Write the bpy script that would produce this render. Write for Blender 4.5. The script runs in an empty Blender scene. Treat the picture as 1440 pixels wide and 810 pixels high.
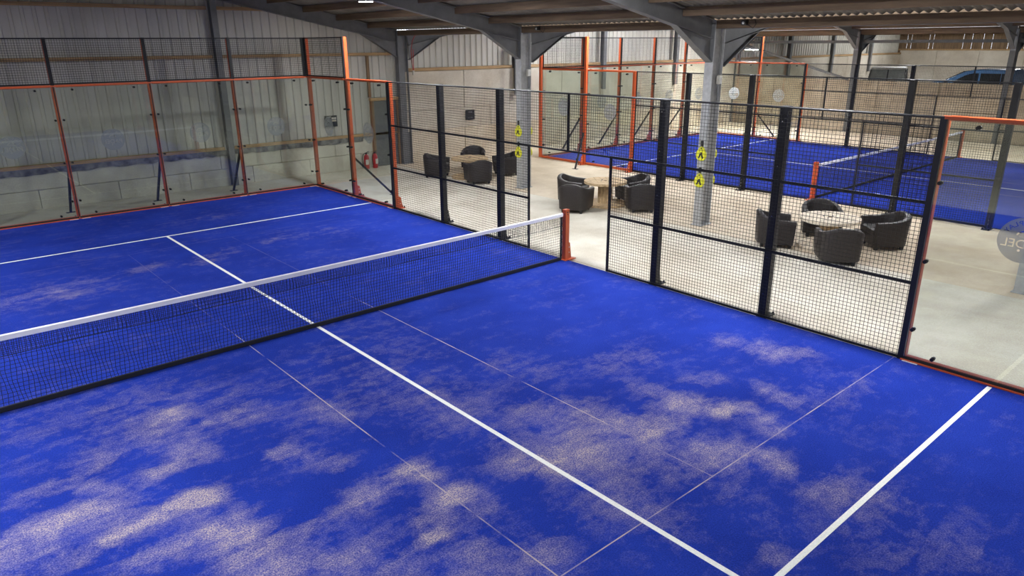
import bpy, bmesh, math, random
from math import sin, cos, pi, radians, sqrt, exp
from mathutils import Vector, Matrix
import numpy as np
random.seed(7)
S = bpy.context.scene
COL = S.collection
# ------------------------------------------------------------------ camera
CAM = np.array([-4.1502, -9.0012, 3.8168]); YAW, PIT, ROL, FPX = 0.7160, -0.3294, -0.0071, 1006.96
fw = np.array([sin(YAW)*cos(PIT), cos(YAW)*cos(PIT), sin(PIT)])
rt = np.array([cos(YAW), -sin(YAW), 0.0]); up = np.cross(rt, fw)
r2 = rt*cos(ROL)+up*sin(ROL); u2 = -rt*sin(ROL)+up*cos(ROL)
cd = bpy.data.cameras.new('camera'); cam = bpy.data.objects.new('camera', cd); COL.objects.link(cam)
cd.sensor_width = 36; cd.lens = FPX/1440*36; cd.clip_end = 300; cd.clip_start = .05
cam.matrix_world = Matrix(((r2[0], u2[0], -fw[0], CAM[0]), (r2[1], u2[1], -fw[1], CAM[1]), (r2[2], u2[2], -fw[2], CAM[2]), (0, 0, 0, 1)))
S.camera = cam
# ------------------------------------------------------------------ world, exposure
W = bpy.data.worlds.new('world'); S.world = W; W.use_nodes = True
W.node_tree.nodes['Background'].inputs[0].default_value = (.80, .88, 1.0, 1)
W.node_tree.nodes['Background'].inputs[1].default_value = 1.0
S.view_settings.view_transform = 'Standard'; S.view_settings.look = 'None'
S.view_settings.gamma = 1; S.view_settings.use_curve_mapping = False
S.view_settings.exposure = 2.45
LAMP = 130.0        # emission strength of the hall's LED lamps

# ------------------------------------------------------------------ materials
MATS = {}
def nodes(name):
    m = bpy.data.materials.new(name); m.use_nodes = True; nt = m.node_tree
    return m, nt, nt.nodes['Principled BSDF'], nt.nodes['Material Output']
def N(nt, t, **kw):
    n = nt.nodes.new(t)
    for k, v in kw.items(): setattr(n, k, v)
    return n
def ramp(nt, fac, stops):
    r = N(nt, 'ShaderNodeValToRGB'); e = r.color_ramp.elements
    while len(e) < len(stops): e.new(.5)
    for el, (p, c) in zip(e, stops): el.position = p; el.color = (c[0], c[1], c[2], 1)
    nt.links.new(fac, r.inputs[0]); return r.outputs[0]
def noise(nt, vec, scale, detail=3, rough=.55, stretch=None):
    if stretch:
        mp = N(nt, 'ShaderNodeMapping'); mp.inputs['Scale'].default_value = stretch
        nt.links.new(vec, mp.inputs['Vector']); vec = mp.outputs[0]
    n = N(nt, 'ShaderNodeTexNoise'); n.inputs['Scale'].default_value = scale
    n.inputs['Detail'].default_value = detail; n.inputs['Roughness'].default_value = rough
    nt.links.new(vec, n.inputs['Vector']); return n.outputs['Fac']
def geo(nt): return N(nt, 'ShaderNodeNewGeometry').outputs['Position']
def mixc(nt, fac, a, b, mode='MIX'):
    m = N(nt, 'ShaderNodeMix', data_type='RGBA', blend_type=mode)
    for sock, v in ((m.inputs[0], fac), (m.inputs[6], a), (m.inputs[7], b)):
        if hasattr(v, 'links'): nt.links.new(v, sock)
        elif isinstance(v, (int, float)): sock.default_value = v
        else: sock.default_value = (v[0], v[1], v[2], 1)
    return m.outputs[2]
def math_(nt, op, a, b=None, clamp=False):
    m = N(nt, 'ShaderNodeMath', operation=op); m.use_clamp = clamp
    for s, v in ((m.inputs[0], a), (m.inputs[1], b)):
        if v is None: continue
        if hasattr(v, 'links'): nt.links.new(v, s)
        else: s.default_value = v
    return m.outputs[0]
def bump(nt, b, h, strength=.3, dist=.01):
    n = N(nt, 'ShaderNodeBump'); n.inputs['Strength'].default_value = strength; n.inputs['Distance'].default_value = dist
    nt.links.new(h, n.inputs['Height']); nt.links.new(n.outputs[0], b.inputs['Normal'])
def mat(name, col, rough=.5, metal=0, var=.18, scale=6, stretch=None, bmp=0, spec=.5, col2=None, detail=4):
    m, nt, b, o = nodes(name); P = geo(nt); f = noise(nt, P, scale, detail, .6, stretch)
    c2 = col2 or tuple(min(1, c*(1+var)) for c in col); c1 = tuple(c*(1-var) for c in col)
    nt.links.new(ramp(nt, f, [(.3, c1), (.7, c2)]), b.inputs['Base Color'])
    b.inputs['Roughness'].default_value = rough; b.inputs['Metallic'].default_value = metal
    b.inputs['Specular IOR Level'].default_value = spec
    if bmp: bump(nt, b, f, bmp)
    MATS[name] = m; return m
mat('orange', (.66, .115, .032), .42, var=.06, scale=3)
mat('black_paint', (.010, .011, .014), .45, var=.2)
mat('black_wire', (.012, .012, .013), .5)
mat('black_rubber', (.015, .015, .016), .7)
mat('black_bolt', (.02, .02, .022), .3, .5)
mat('net_cord', (.008, .009, .016), .8)
mat('net_tape', (.82, .82, .86), .6, var=.06)
mat('white_line', (.90, .90, .86), .9, var=.10, scale=60)
mat('white_plastic', (.75, .75, .73), .5)
mat('galvanised', (.42, .425, .43), .5, .25, var=.16, scale=9)
mat('steel_grey', (.165, .168, .175), .55, .15, var=.15, scale=4)
mat('steel_dark', (.075, .074, .072), .6, .1)
mat('chrome', (.6, .6, .62), .25, 1)
mat('timber_rail', (.40, .26, .13), .8, var=.3, scale=3, stretch=(.4, 6, 6), bmp=.2)
mat('timber', (.145, .098, .062), .85, var=.32, scale=2.5, stretch=(5, .35, 5), bmp=.2)
mat('timber_dark', (.20, .13, .075), .85, var=.35, scale=2.5, stretch=(5, 5, .4))
mat('spool_wood', (.52, .38, .22), .75, var=.3, scale=5, stretch=(1, 5, 3), bmp=.2)
mat('spool_pale', (.72, .63, .50), .75, var=.3, scale=4, stretch=(1, 4, 3), bmp=.2)
mat('leather', (.019, .0145, .0135), .45, var=.3, scale=30, bmp=.08)
mat('leather_seam', (.035, .028, .026), .6)
mat('cladding', (.50, .48, .435), .5, .05, var=.13, scale=1.3, stretch=(1, 1, .3))
mat('cladding_pale', (.62, .60, .54), .5, .05, var=.12, scale=1.3, stretch=(1, 1, .3))
mat('fibre_cement', (.20, .185, .168), .9, var=.25, scale=2)
mat('skirt_film', (.17, .165, .16), .6, .0, var=.7, scale=5)
mat('door_grey', (.10, .10, .105), .5)
mat('yellow_pad', (.72, .70, .035), .5, var=.06)
mat('red_paint', (.42, .02, .03), .35)
mat('red_cable', (.40, .03, .03), .5)
mat('poster', (.016, .017, .02), .35)
mat('off_white', (.52, .50, .45), .5)
mat('car_grey', (.07, .068, .06), .5)
mat('car_blue', (.07, .20, .42), .3, .1, var=.2)
mat('car_glass', (.02, .022, .024), .12)
mat('car_window', (.24, .25, .22), .15)
mat('tyre', (.015, .015, .015), .85)
mat('lamp_housing', (.03, .03, .032), .5)

def concrete(name, base, pale, stain, s1=.6, amount=.5):
    m, nt, b, o = nodes(name); P = geo(nt)
    f = noise(nt, P, 1.1, 6, .65); c = ramp(nt, f, [(.32, base), (.62, pale)])
    g = noise(nt, P, s1, 5, .62, (1, .55, 1))
    c = mixc(nt, math_(nt, 'MULTIPLY', ramp(nt, g, [(.45, (0, 0, 0)), (.66, (1, 1, 1))]), amount), c, stain)
    h = noise(nt, P, 45, 3, .7); c = mixc(nt, .22, c, ramp(nt, h, [(.3, (.2, .2, .2)), (.7, (.9, .9, .9))]), 'OVERLAY')
    nt.links.new(c, b.inputs['Base Color']); b.inputs['Roughness'].default_value = .82; bump(nt, b, h, .12, .004)
    MATS[name] = m
concrete('floor_pale', (.53, .49, .40), (.68, .64, .545), (.42, .355, .265), .5, .55)
concrete('floor_beige', (.52, .43, .31), (.66, .56, .43), (.42, .32, .21), .5, .5)
concrete('concrete_grey', (.46, .43, .36), (.58, .55, .47), (.33, .30, .24), .8, .5)
concrete('concrete_pale', (.47, .42, .345), (.60, .545, .46), (.34, .28, .20), .5, .5)
concrete('concrete_brown', (.24, .19, .125), (.33, .27, .19), (.17, .125, .075), .7, .7)
concrete('concrete_tan', (.50, .42, .31), (.64, .56, .45), (.38, .29, .18), .6, .6)

def turf():
    m, nt, b, o = nodes('turf'); P = geo(nt)
    att = N(nt, 'ShaderNodeAttribute', attribute_name='sand').outputs['Fac']
    oc = N(nt, 'ShaderNodeTexCoord').outputs['Object']; sx = N(nt, 'ShaderNodeSeparateXYZ'); nt.links.new(oc, sx.inputs[0])
    big = noise(nt, P, .9, 5, .6); mid = noise(nt, P, 3.2, 7, .72); fine = noise(nt, P, 75, 2, .75); fine2 = noise(nt, P, 38, 3, .7)
    blue = ramp(nt, big, [(.3, (.009, .028, .275)), (.7, (.0155, .044, .375))])
    blue = mixc(nt, .55, blue, ramp(nt, fine, [(.25, (.15, .15, .15)), (.75, (.85, .85, .85))]), 'OVERLAY')
    # worn sand: coverage mask broken up by noise, plus sandy roll joints
    streak = noise(nt, P, 1.0, 6, .7, (1.6, 5.5, 1)); patch = noise(nt, P, 7.0, 6, .75)
    def facet(sc, st, rot):
        mp = N(nt, 'ShaderNodeMapping'); mp.inputs['Scale'].default_value = st; mp.inputs['Rotation'].default_value = (0, 0, rot)
        wv = mixc(nt, .06, P, N(nt, 'ShaderNodeTexNoise').outputs['Color'], 'ADD'); nt.links.new(wv, mp.inputs['Vector'])
        v = N(nt, 'ShaderNodeTexVoronoi'); v.inputs['Scale'].default_value = sc; nt.links.new(mp.outputs[0], v.inputs['Vector'])
        sp_ = N(nt, 'ShaderNodeSeparateColor'); nt.links.new(v.outputs['Color'], sp_.inputs[0]); return sp_.outputs[0]
    fa = math_(nt, 'ADD', facet(1.5, (1, 3.2, 1), .25), facet(2.4, (1, 1.6, 1), -.5))
    fa = math_(nt, 'MULTIPLY', math_(nt, 'SUBTRACT', fa, 1.0), .36)
    dv = lambda n_, k: math_(nt, 'MULTIPLY', math_(nt, 'SUBTRACT', n_, .5), k)
    brk = math_(nt, 'ADD', math_(nt, 'ADD', dv(mid, 1.3), dv(streak, 1.3)), math_(nt, 'ADD', dv(patch, 2.3), math_(nt, 'MULTIPLY', fa, .9)))
    cov = math_(nt, 'ADD', math_(nt, 'SUBTRACT', math_(nt, 'MULTIPLY', att, 1.5), .16), brk)
    cov = math_(nt, 'MULTIPLY', math_(nt, 'MAXIMUM', cov, 0.0), math_(nt, 'POWER', att, .6), True)
    grain = math_(nt, 'ADD', math_(nt, 'MULTIPLY', fine, .75), math_(nt, 'MULTIPLY', fine2, .25))
    gsh = math_(nt, 'MULTIPLY', math_(nt, 'SUBTRACT', grain, .42), 5.0, True)
    fac = math_(nt, 'MULTIPLY', cov, math_(nt, 'ADD', math_(nt, 'MULTIPLY', gsh, .72), .14))
    hot = math_(nt, 'MULTIPLY', math_(nt, 'MULTIPLY', math_(nt, 'SUBTRACT', cov, .6), 1.6, True), gsh)
    fac = math_(nt, 'ADD', fac, math_(nt, 'MULTIPLY', hot, .22), True)
    sp2 = math_(nt, 'MULTIPLY', math_(nt, 'SUBTRACT', fine, .70), 5.0, True)
    fac = math_(nt, 'MAXIMUM', fac, math_(nt, 'MULTIPLY', sp2, .35))
    seam = None
    jn = noise(nt, P, 1.2, 4, .7)
    for s in (-1.0, 1.0):
        d = math_(nt, 'ABSOLUTE', math_(nt, 'SUBTRACT', sx.outputs[0], s))
        l = math_(nt, 'LESS_THAN', d, .0065); l = math_(nt, 'MULTIPLY', l, math_(nt, 'LESS_THAN', math_(nt, 'ABSOLUTE', sx.outputs[1]), 5.9))
        seam = l if seam is None else math_(nt, 'MAXIMUM', seam, l)
    for s in (-5.9, 5.9):
        l = math_(nt, 'LESS_THAN', math_(nt, 'ABSOLUTE', math_(nt, 'SUBTRACT', sx.outputs[1], s)), .006)
        seam = math_(nt, 'MAXIMUM', seam, l)
    seam = math_(nt, 'MULTIPLY', seam, math_(nt, 'MULTIPLY', math_(nt, 'SUBTRACT', jn, .34), 4.5, True))
    far_ = math_(nt, 'SUBTRACT', 1.0, math_(nt, 'MULTIPLY', math_(nt, 'GREATER_THAN', sx.outputs[1], .5), .78))
    fac = math_(nt, 'MAXIMUM', fac, math_(nt, 'MULTIPLY', math_(nt, 'MULTIPLY', seam, far_), .7))
    c = mixc(nt, fac, blue, (.68, .55, .44))
    nt.links.new(c, b.inputs['Base Color']); b.inputs['Roughness'].default_value = .95; b.inputs['Specular IOR Level'].default_value = .12
    bump(nt, b, fine, .5, .008); MATS['turf'] = m
turf()
def glass():
    m, nt, b, o = nodes('pane_glass'); nt.nodes.remove(b)
    t = N(nt, 'ShaderNodeBsdfTransparent'); t.inputs[0].default_value = (.88, .905, .88, 1)
    g = N(nt, 'ShaderNodeBsdfGlossy'); g.inputs['Roughness'].default_value = .004; g.inputs[0].default_value = (.95, 1, .97, 1)
    lw = N(nt, 'ShaderNodeLayerWeight'); lw.inputs['Blend'].default_value = .5; fr = math_(nt, 'ADD', math_(nt, 'MULTIPLY', math_(nt, 'POWER', lw.outputs['Facing'], 5.0), .93), .05)
    x = N(nt, 'ShaderNodeMixShader'); nt.links.new(fr, x.inputs[0]); nt.links.new(t.outputs[0], x.inputs[1]); nt.links.new(g.outputs[0], x.inputs[2])
    nt.links.new(x.outputs[0], o.inputs[0]); MATS['pane_glass'] = m
    m, nt, b, o = nodes('frosted_film')
    b.inputs['Base Color'].default_value = (.55, .56, .59, 1); b.inputs['Roughness'].default_value = .6
    tr = N(nt, 'ShaderNodeBsdfTranslucent'); tr.inputs[0].default_value = (.5, .51, .54, 1); y_ = N(nt, 'ShaderNodeMixShader'); y_.inputs[0].default_value = .45
    nt.links.new(b.outputs[0], y_.inputs[1]); nt.links.new(tr.outputs[0], y_.inputs[2])
    t = N(nt, 'ShaderNodeBsdfTransparent'); x = N(nt, 'ShaderNodeMixShader'); x.inputs[0].default_value = .66
    nt.links.new(t.outputs[0], x.inputs[1]); nt.links.new(y_.outputs[0], x.inputs[2]); nt.links.new(x.outputs[0], o.inputs[0]); MATS['frosted_film'] = m
    m, nt, b, o = nodes('lamp_glow'); b.inputs['Base Color'].default_value = (.8, .8, .8, 1)
    b.inputs['Emission Color'].default_value = (.95, .97, 1, 1); b.inputs['Emission Strength'].default_value = LAMP; MATS['lamp_glow'] = m
glass()

# ------------------------------------------------------------------ mesh helpers
class MB:
    def __init__(s): s.v = []; s.f = []
    def add(s, vs, fs):
        n = len(s.v); s.v += [tuple(v) for v in vs]; s.f += [tuple(i+n for i in f) for f in fs]; return s
    def box(s, x0, x1, y0, y1, z0, z1):
        return s.add([(x0,y0,z0),(x1,y0,z0),(x1,y1,z0),(x0,y1,z0),(x0,y0,z1),(x1,y0,z1),(x1,y1,z1),(x0,y1,z1)],
                     [(0,3,2,1),(4,5,6,7),(0,1,5,4),(1,2,6,5),(2,3,7,6),(3,0,4,7)])
    def bbox(s, x0, x1, y0, y1, z0, z1, b=.01):      # box with chamfered vertical and top/bottom edges
        def ring(z, i): return [(x0+i+b,y0+i,z),(x1-i-b,y0+i,z),(x1-i,y0+i+b,z),(x1-i,y1-i-b,z),(x1-i-b,y1-i,z),(x0+i+b,y1-i,z),(x0+i,y1-i-b,z),(x0+i,y0+i+b,z)]
        return s.loft([ring(z0, b), ring(z0+b, 0), ring(z1-b, 0), ring(z1, b)])
    def loft(s, rings, cap=True, closed=True):
        n = len(rings[0]); vs = [p for r in rings for p in r]; fs = []
        for k in range(len(rings)-1):
            for i in range(n if closed else n-1):
                j = (i+1) % n; fs.append((k*n+i, k*n+j, (k+1)*n+j, (k+1)*n+i))
        if cap: fs.append(tuple(range(n-1, -1, -1))); fs.append(tuple((len(rings)-1)*n+i for i in range(n)))
        return s.add(vs, fs)
    def prism(s, poly, axis, a, b):   # extrude a 2D polygon along an axis
        def P(p, t): return (t, p[0], p[1]) if axis == 'x' else (p[0], t, p[1]) if axis == 'y' else (p[0], p[1], t)
        return s.loft([[P(p, a) for p in poly], [P(p, b) for p in poly]])
    def cyl(s, p0, p1, r0, r1=None, n=10, cap=True):
        p0, p1 = Vector(p0), Vector(p1); r1 = r0 if r1 is None else r1; d = (p1-p0).normalized()
        a = d.orthogonal().normalized(); b = d.cross(a)
        R = lambda c, r: [tuple(c+a*(r*cos(2*pi*i/n))+b*(r*sin(2*pi*i/n))) for i in range(n)]
        return s.loft([R(p0, r0), R(p1, r1)], cap)
    def lathe(s, prof, c=(0,0,0), n=24):
        return s.loft([[(c[0]+r*cos(2*pi*i/n), c[1]+r*sin(2*pi*i/n), c[2]+z) for i in range(n)] for r, z in prof])
    def bar(s, p0, p1, w, h=None):    # rectangular bar between two points
        p0, p1 = Vector(p0), Vector(p1); h = w if h is None else h; d = (p1-p0).normalized()
        a = d.cross(Vector((0,0,1))); a = Vector((1,0,0)) if a.length < 1e-4 else a.normalized(); b = a.cross(d)
        R = lambda c: [tuple(c+a*(x*w/2)+b*(y*h/2)) for x, y in ((-1,-1),(1,-1),(1,1),(-1,1))]
        return s.loft([R(p0), R(p1)])
    def wire(s, pts, r):              # square-section wire along a polyline, open ends
        pts = [Vector(p) for p in pts]; rings = []
        for i, p in enumerate(pts):
            d = (pts[min(i+1, len(pts)-1)]-pts[max(i-1, 0)]).normalized(); a = d.cross(Vector((0,1,0)))
            a = d.orthogonal().normalized() if a.length < 1e-3 else a.normalized(); b = a.cross(d)
            rings.append([tuple(p+a*(r*x)+b*(r*y)) for x, y in ((-1,0),(0,-1),(1,0),(0,1))])
        return s.loft(rings, False)
    def ibeam(s, p0, p1, depth, width, tf=.014, tw=.010, side=(0,1,0)):
        p0, p1 = Vector(p0), Vector(p1); d = (p1-p0).normalized(); w = Vector(side); w = (w-d*w.dot(d)).normalized(); h = w.cross(d)
        D, B, t = depth/2, width/2, tw/2
        prof = [(-B,-D),(B,-D),(B,-D+tf),(t,-D+tf),(t,D-tf),(B,D-tf),(B,D),(-B,D),(-B,D-tf),(-t,D-tf),(-t,-D+tf),(-B,-D+tf)]
        r = [[tuple(c+w*x+h*y) for x, y in prof] for c in (p0, p1)]
        n = 12; vs = r[0]+r[1]; fs = [(i, (i+1) % n, n+(i+1) % n, n+i) for i in range(n)]
        for o in (0, n): fs += [(o+0,o+1,o+2,o+11),(o+11,o+2,o+3,o+10),(o+10,o+3,o+4,o+9),(o+9,o+4,o+5,o+8),(o+8,o+5,o+6,o+7)]
        return s.add(vs, fs)
    def mesh(s, name, m, smooth=False):
        me = bpy.data.meshes.new(name); me.from_pydata(s.v, [], s.f); me.update()
        bm = bmesh.new(); bm.from_mesh(me); bmesh.ops.recalc_face_normals(bm, faces=bm.faces); bm.to_mesh(me); bm.free()
        me.materials.append(MATS[m])
        if smooth:
            for p in me.polygons: p.use_smooth = True
            if hasattr(me, 'set_sharp_from_angle'): me.set_sharp_from_angle(angle=radians(40))
        return me
    def build(s, name, m, parent=None, smooth=False, loc=(0,0,0), rz=0, kind=None):
        return put(name, s.mesh(name, m, smooth), parent, loc, rz, kind)
def put(name, me, parent=None, loc=(0,0,0), rz=0, kind=None):
    o = bpy.data.objects.new(name, me); COL.objects.link(o); o.location = loc; o.rotation_euler = (0,0,rz)
    if parent: o.parent = parent
    if kind: o['kind'] = kind
    return o
def tag(o, label, cat, group=None):
    o['label'] = label; o['category'] = cat
    if group: o['group'] = group
    return o
def thing(name, label, cat, loc=(0,0,0), rz=0, group=None):
    o = bpy.data.objects.new(name, None); COL.objects.link(o); o.location = loc; o.rotation_euler = (0,0,rz); o.empty_display_size = .1
    return tag(o, label, cat, group)
def setting(name, label=None):
    o = bpy.data.objects.new(name, None); COL.objects.link(o); o['kind'] = 'structure'
    if label: o['label'] = label
    return o
CACHE = {}
def shared(key, fn):
    if key not in CACHE: CACHE[key] = fn()
    return CACHE[key]

# pixel -> ground, used only to lay the sand wear out where it lies on the turf
def ground(px, py, z=0.0):
    d = fw+r2*(px-720)/FPX-u2*(py-405)/FPX
    return CAM+d*(z-CAM[2])/d[2]

# ------------------------------------------------------------------ hall dimensions
XV1, XV2, XV3, XL = 9.15, 28.75, 48.35, -10.45       # valley / eaves lines
YB, YF = 11.95, -12.35                               # end walls
FRY = (11.74, 5.82, -.06, -6.2, -12.1)               # portal frames
SL = .20                                             # roof slope
SPANS = [(XL, 4.235, XV1, 4.235), (XV1, 4.10, XV2, 4.30), (XV2, 4.13, XV3, 4.19)]   # sheet height at both eaves
RIDGES = [(z1-z0)/(2*SL)+(a+c)/2 for a, z0, c, z1 in SPANS]
def roofz(x):
    a, z0, c, z1 = SPANS[0] if x <= XV1 else SPANS[1] if x <= XV2 else SPANS[2]
    return min(z0+SL*(x-a), z1+SL*(c-x))
ZE = 4.235

# ------------------------------------------------------------------ floor
fl = setting('floor')
xs = [XL, -5.2, 5.12, 8.75, 13.25, 23.75, 28.6]; ys = [YF, -9.5, 11.95]
for i in range(len(xs)-1):
    for j in range(len(ys)-1):
        b = MB().bbox(xs[i]+.006, xs[i+1]-.006, ys[j]+.006, ys[j+1]-.006, -.22, -.02-(.004 if i == 3 else 0), .006)
        b.build('concrete_slab', 'floor_pale' if i in (0, 1, 2) else 'floor_beige', fl)
MB().box(XL-.3, XV3+.3, YF-.3, YB+.3, -.4, -.2).build('sub_base', 'concrete_grey', fl)
MB().bbox(29.0, XV3, YF, YB, -.2, .6, .01).build('raised_slab', 'concrete_grey', fl)

# ------------------------------------------------------------------ end wall behind the courts
wb = setting('wall_back')
def clad(x0, x1, y, zb, mname, parent, top=roofz, pitch=.25):
    """one box-profile sheet, ribs towards the hall"""
    prof = []; x = x0
    while x < x1-.1:
        prof += [(x, 0), (x+pitch*.62, 0), (x+pitch*.70, -.034), (x+pitch*.92, -.034)]; x += pitch
    prof.append((x1, 0)); vs = []; fs = []
    for px, py in prof: vs += [(px, y+py, zb), (px, y+py, top(px)+.03)]
    for i in range(len(prof)-1): fs.append((2*i, 2*i+2, 2*i+3, 2*i+1))
    b = MB().add(vs, fs); b.add([(v[0], v[1]+.004, v[2]) for v in vs], fs)
    return b.build('cladding_sheet', mname, parent)
x = XL
while x < 9.0: clad(x, x+1.0, YB, .9, 'cladding', wb); x += 1.0
x = 9.55
while x < XV3-.1: clad(x, min(x+1.0, XV3), YB, 2.9, 'cladding_pale', wb, lambda q: min(roofz(q), roofz(q))); x += 1.0
for z in (1.0, 3.48, 4.72):         # sheeting rails on the first span
    for a, b_ in ((-8.4, -2.75), (-2.55, 3.2), (3.45, 9.0)):
        if z > 4.5 and b_ > 8: b_ = 6.6
        MB().bbox(a, b_, 11.80, 11.905, z, z+.085, .006).build('timber_rail', 'timber_rail', wb)
for a, b_ in ((9.4, 13.95), (14.2, 18.75), (19.0, 23.6), (23.85, 28.6), (29., 33.6), (33.85, 38.4), (38.7, 43.4), (43.7, 48.3)):
    MB().bbox(a, b_, 11.70, 11.905, 2.96, 3.06, .006).build('timber_rail', 'timber_rail', wb)
for gx in (-8.6, -2.65, 3.32):      # gable posts
    MB().ibeam((gx, 11.72, 0), (gx, 11.72, roofz(gx)-.3), .20, .16, side=(1,0,0)).build('gable_post', 'steel_grey', wb)
for gx in (14.06, 18.86, 23.72, 33.7, 38.54, 43.55):
    MB().ibeam((gx, 11.66, 2.0), (gx, 11.66, roofz(gx)-.3), .20, .18, side=(1,0,0)).build('gable_post', 'steel_grey', wb)
for j, (z0, z1) in enumerate(((-.02, .46), (.47, .93))):
    x = XL+(.9 if j else 0)
    while x < 9.28:
        x1 = min(x+1.8, 9.29)
        MB().bbox(x+.005, x1-.005, 11.86+random.uniform(0, .012), 12.2, z0, z1, .008).build('concrete_block', 'concrete_grey', wb); x = x1
for j, (z0, z1, m_) in enumerate(((-.02, 1.0, 'concrete_tan'), (1.01, 1.68, 'concrete_pale'), (1.69, 2.95, 'concrete_pale'))):
    x = 9.3+(1.2 if j == 1 else 0)
    if j == 1: MB().bbox(9.3, 10.495, 11.73, 12.2, z0, z1, .01).build('concrete_panel', m_, wb)
    while x < XV3-.1:
        x1 = min(x+2.42, XV3)
        MB().bbox(x+.006, x1-.006, 11.72+random.uniform(0, .02), 12.2, z0, z1, .01).build('concrete_panel', m_, wb); x = x1
b = MB(); x = -9.0                  # loose plastic flashing under the lowest rail
rows = []
while x < 7.7:
    rows.append((x, .82+.05*random.random(), random.uniform(.0, .035))); x += .16
vs = []; fs = []
for x, zb, dy in rows: vs += [(x, 11.815, 1.0), (x, 11.845-dy, .93), (x, 11.845-dy*.6, zb)]
for i in range(len(rows)-1):
    for k in (0, 1): fs.append((3*i+k, 3*i+3+k, 3*i+4+k, 3*i+1+k))
b.add(vs, fs).build('flashing_strip', 'skirt_film', wb, True)
# door at the end of the first span
d1 = setting('door_1', 'plain grey door in a rough timber frame')
MB().bbox(8.10, 8.93, 11.80, 11.85, .0, 2.08, .006).build('door_leaf', 'door_grey', d1)
for a, b_ in ((8.00, 8.09), (8.94, 9.02)): MB().bbox(a, b_, 11.77, 11.90, -.02, 2.17, .006).build('door_jamb', 'timber_dark', d1)
MB().bbox(7.98, 9.03, 11.765, 11.90, 2.09, 2.18, .006).build('door_head', 'timber_rail', d1)
MB().bbox(7.96, 8.05, 11.82, 11.90, 2.2, 3.47, .006).build('door_post', 'timber_dark', d1)
MB().cyl((8.84, 11.80, 1.02), (8.84, 11.74, 1.02), .02).cyl((8.86, 11.74, 1.02), (8.74, 11.74, 1.02), .012).build('door_handle', 'chrome', d1)

# other walls of the hall
wl = setting('wall_left'); MB().box(XL-.25, XL, YF, YB, -.2, 2.2).build('concrete_panel', 'concrete_grey', wl); MB().box(XL-.1, XL-.02, YF, YB, 2.2, ZE-.06).build('cladding_sheet', 'cladding', wl)
wf = setting('wall_front')
MB().box(XL, XV3, YF-.25, YF, -.2, 2.2).build('concrete_panel', 'concrete_grey', wf)
for a, c in ((XL, XV1), (XV1, XV2), (XV2, XV3)):
    MB().prism([(a, 2.2), (c, 2.2), (c, ZE-.05), ((a+c)/2, roofz((a+c)/2)-.05), (a, ZE-.05)], 'y', YF-.12, YF-.04).build('cladding_sheet', 'cladding_pale', wf)
# low partition along the far column line
wp = setting('wall_partition')
for j, (z0, z1) in enumerate(((-.02, 1.08), (1.09, 2.19))):
    y = YF
    while y < YB-.1:
        y1 = min(y+2.43, YB)
        MB().bbox(28.62+random.uniform(0, .02), 28.98, y+.006, y1-.006, z0, z1, .012).build('concrete_panel', 'concrete_brown', wp); y = y1
# far end wall: concrete with open timber boarding above
wr = setting('wall_right')
y = YF
while y < YB-.1:
    y1 = min(y+2.43, YB); MB().bbox(XV3, XV3+.25, y+.01, y1-.01, -.2, 3.2, .012).build('concrete_panel', 'concrete_pale', wr); y = y1
MB().bbox(XV3-.06, XV3+.06, YF, YB, 3.2, 3.29, .01).build('timber_rail', 'timber_rail', wr)
bd = MB().bbox(-.01, .012, -.06, .06, 3.28, 4.2, .003).mesh('board', 'timber_dark')
y = -7.0
while y < YB-.1: put('board', bd, wr, (XV3, y, 0)); y += random.choice((.1205, .121, .124, .129))
MB().box(XV3-.01, XV3+.02, YF, -7.1, 3.28, 4.2).box(XV3-.01, XV3+.02, YB-.15, YB+.2, 2.9, 4.3).build('board_panel', 'timber_dark', wr)

# ------------------------------------------------------------------ roof
ce = setting('ceiling')
PW, AMP = .146, .042
def sheet(xa, xb):
    def f():
        n = 7*8+2; vs = []; fs = []
        za, zb = roofz(xa), roofz(xb)
        for i in range(n+1):
            y = i*PW/8; w = AMP*(1-cos(2*pi*y/PW))/2
            vs += [(xa, y, za+w), (xb, y, zb+w)]
        m = len(vs); vs += [(v[0], v[1], v[2]+.008) for v in vs]
        for i in range(n): fs += [(2*i, 2*i+1, 2*i+3, 2*i+2), (m+2*i, m+2*i+2, m+2*i+3, m+2*i+1)]
        for i in range(n): fs += [(2*i, 2*i+2, m+2*i+2, m+2*i), (2*i+1, m+2*i+1, m+2*i+3, 2*i+3)]
        return MB().add(vs, fs).mesh('roof_sheet', 'fibre_cement', True)
    return shared(('sheet', xa, xb), f)
for a, r_, c in ((XL, RIDGES[0], XV1), (XV1, RIDGES[1], XV2), (XV2, RIDGES[2], XV3)):
    for xa, xb in ((a+(.17 if a > 0 else -.1), r_), (r_, c+(0 if c < 40 else .1))):
        me = sheet(xa, xb); y = YF-.05
        while y < YB+.1: put('roof_sheet', me, ce, (0, y, 0)); y += 7*PW
for xv in (XV1, XV2):               # valley gutters
    zt = roofz(xv+.2)
    MB().prism([(xv+.03, zt-.075), (xv+.33, zt-.075), (xv+.33, zt-.01), (xv+.31, zt-.01), (xv+.31, zt-.06), (xv+.05, zt-.06), (xv+.05, zt-.01), (xv+.03, zt-.01)], 'y', YF, YB).build('valley_gutter', 'steel_grey', ce)
def purlin(x, h=.165, w=.075, drop=0):
    z = roofz(x)-drop
    for j in range(len(FRY)-1):
        y1, y0 = FRY[j]-.01, FRY[j+1]+.01
        MB().bbox(x-w/2, x+w/2, y0, y1, z-h-.004, z-.004, .006).build('purlin', 'timber', ce)
purlin(9.10, .16, .075, .010)
for k in range(1, 9): purlin(9.10-1.05*k)
for k in range(9): purlin(RIDGES[0]-.3-1.05*k)
for k in range(1, 18): purlin(XV1+.42+1.08*k)
for k in range(18): purlin(XV2+.42+1.08*k)
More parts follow.
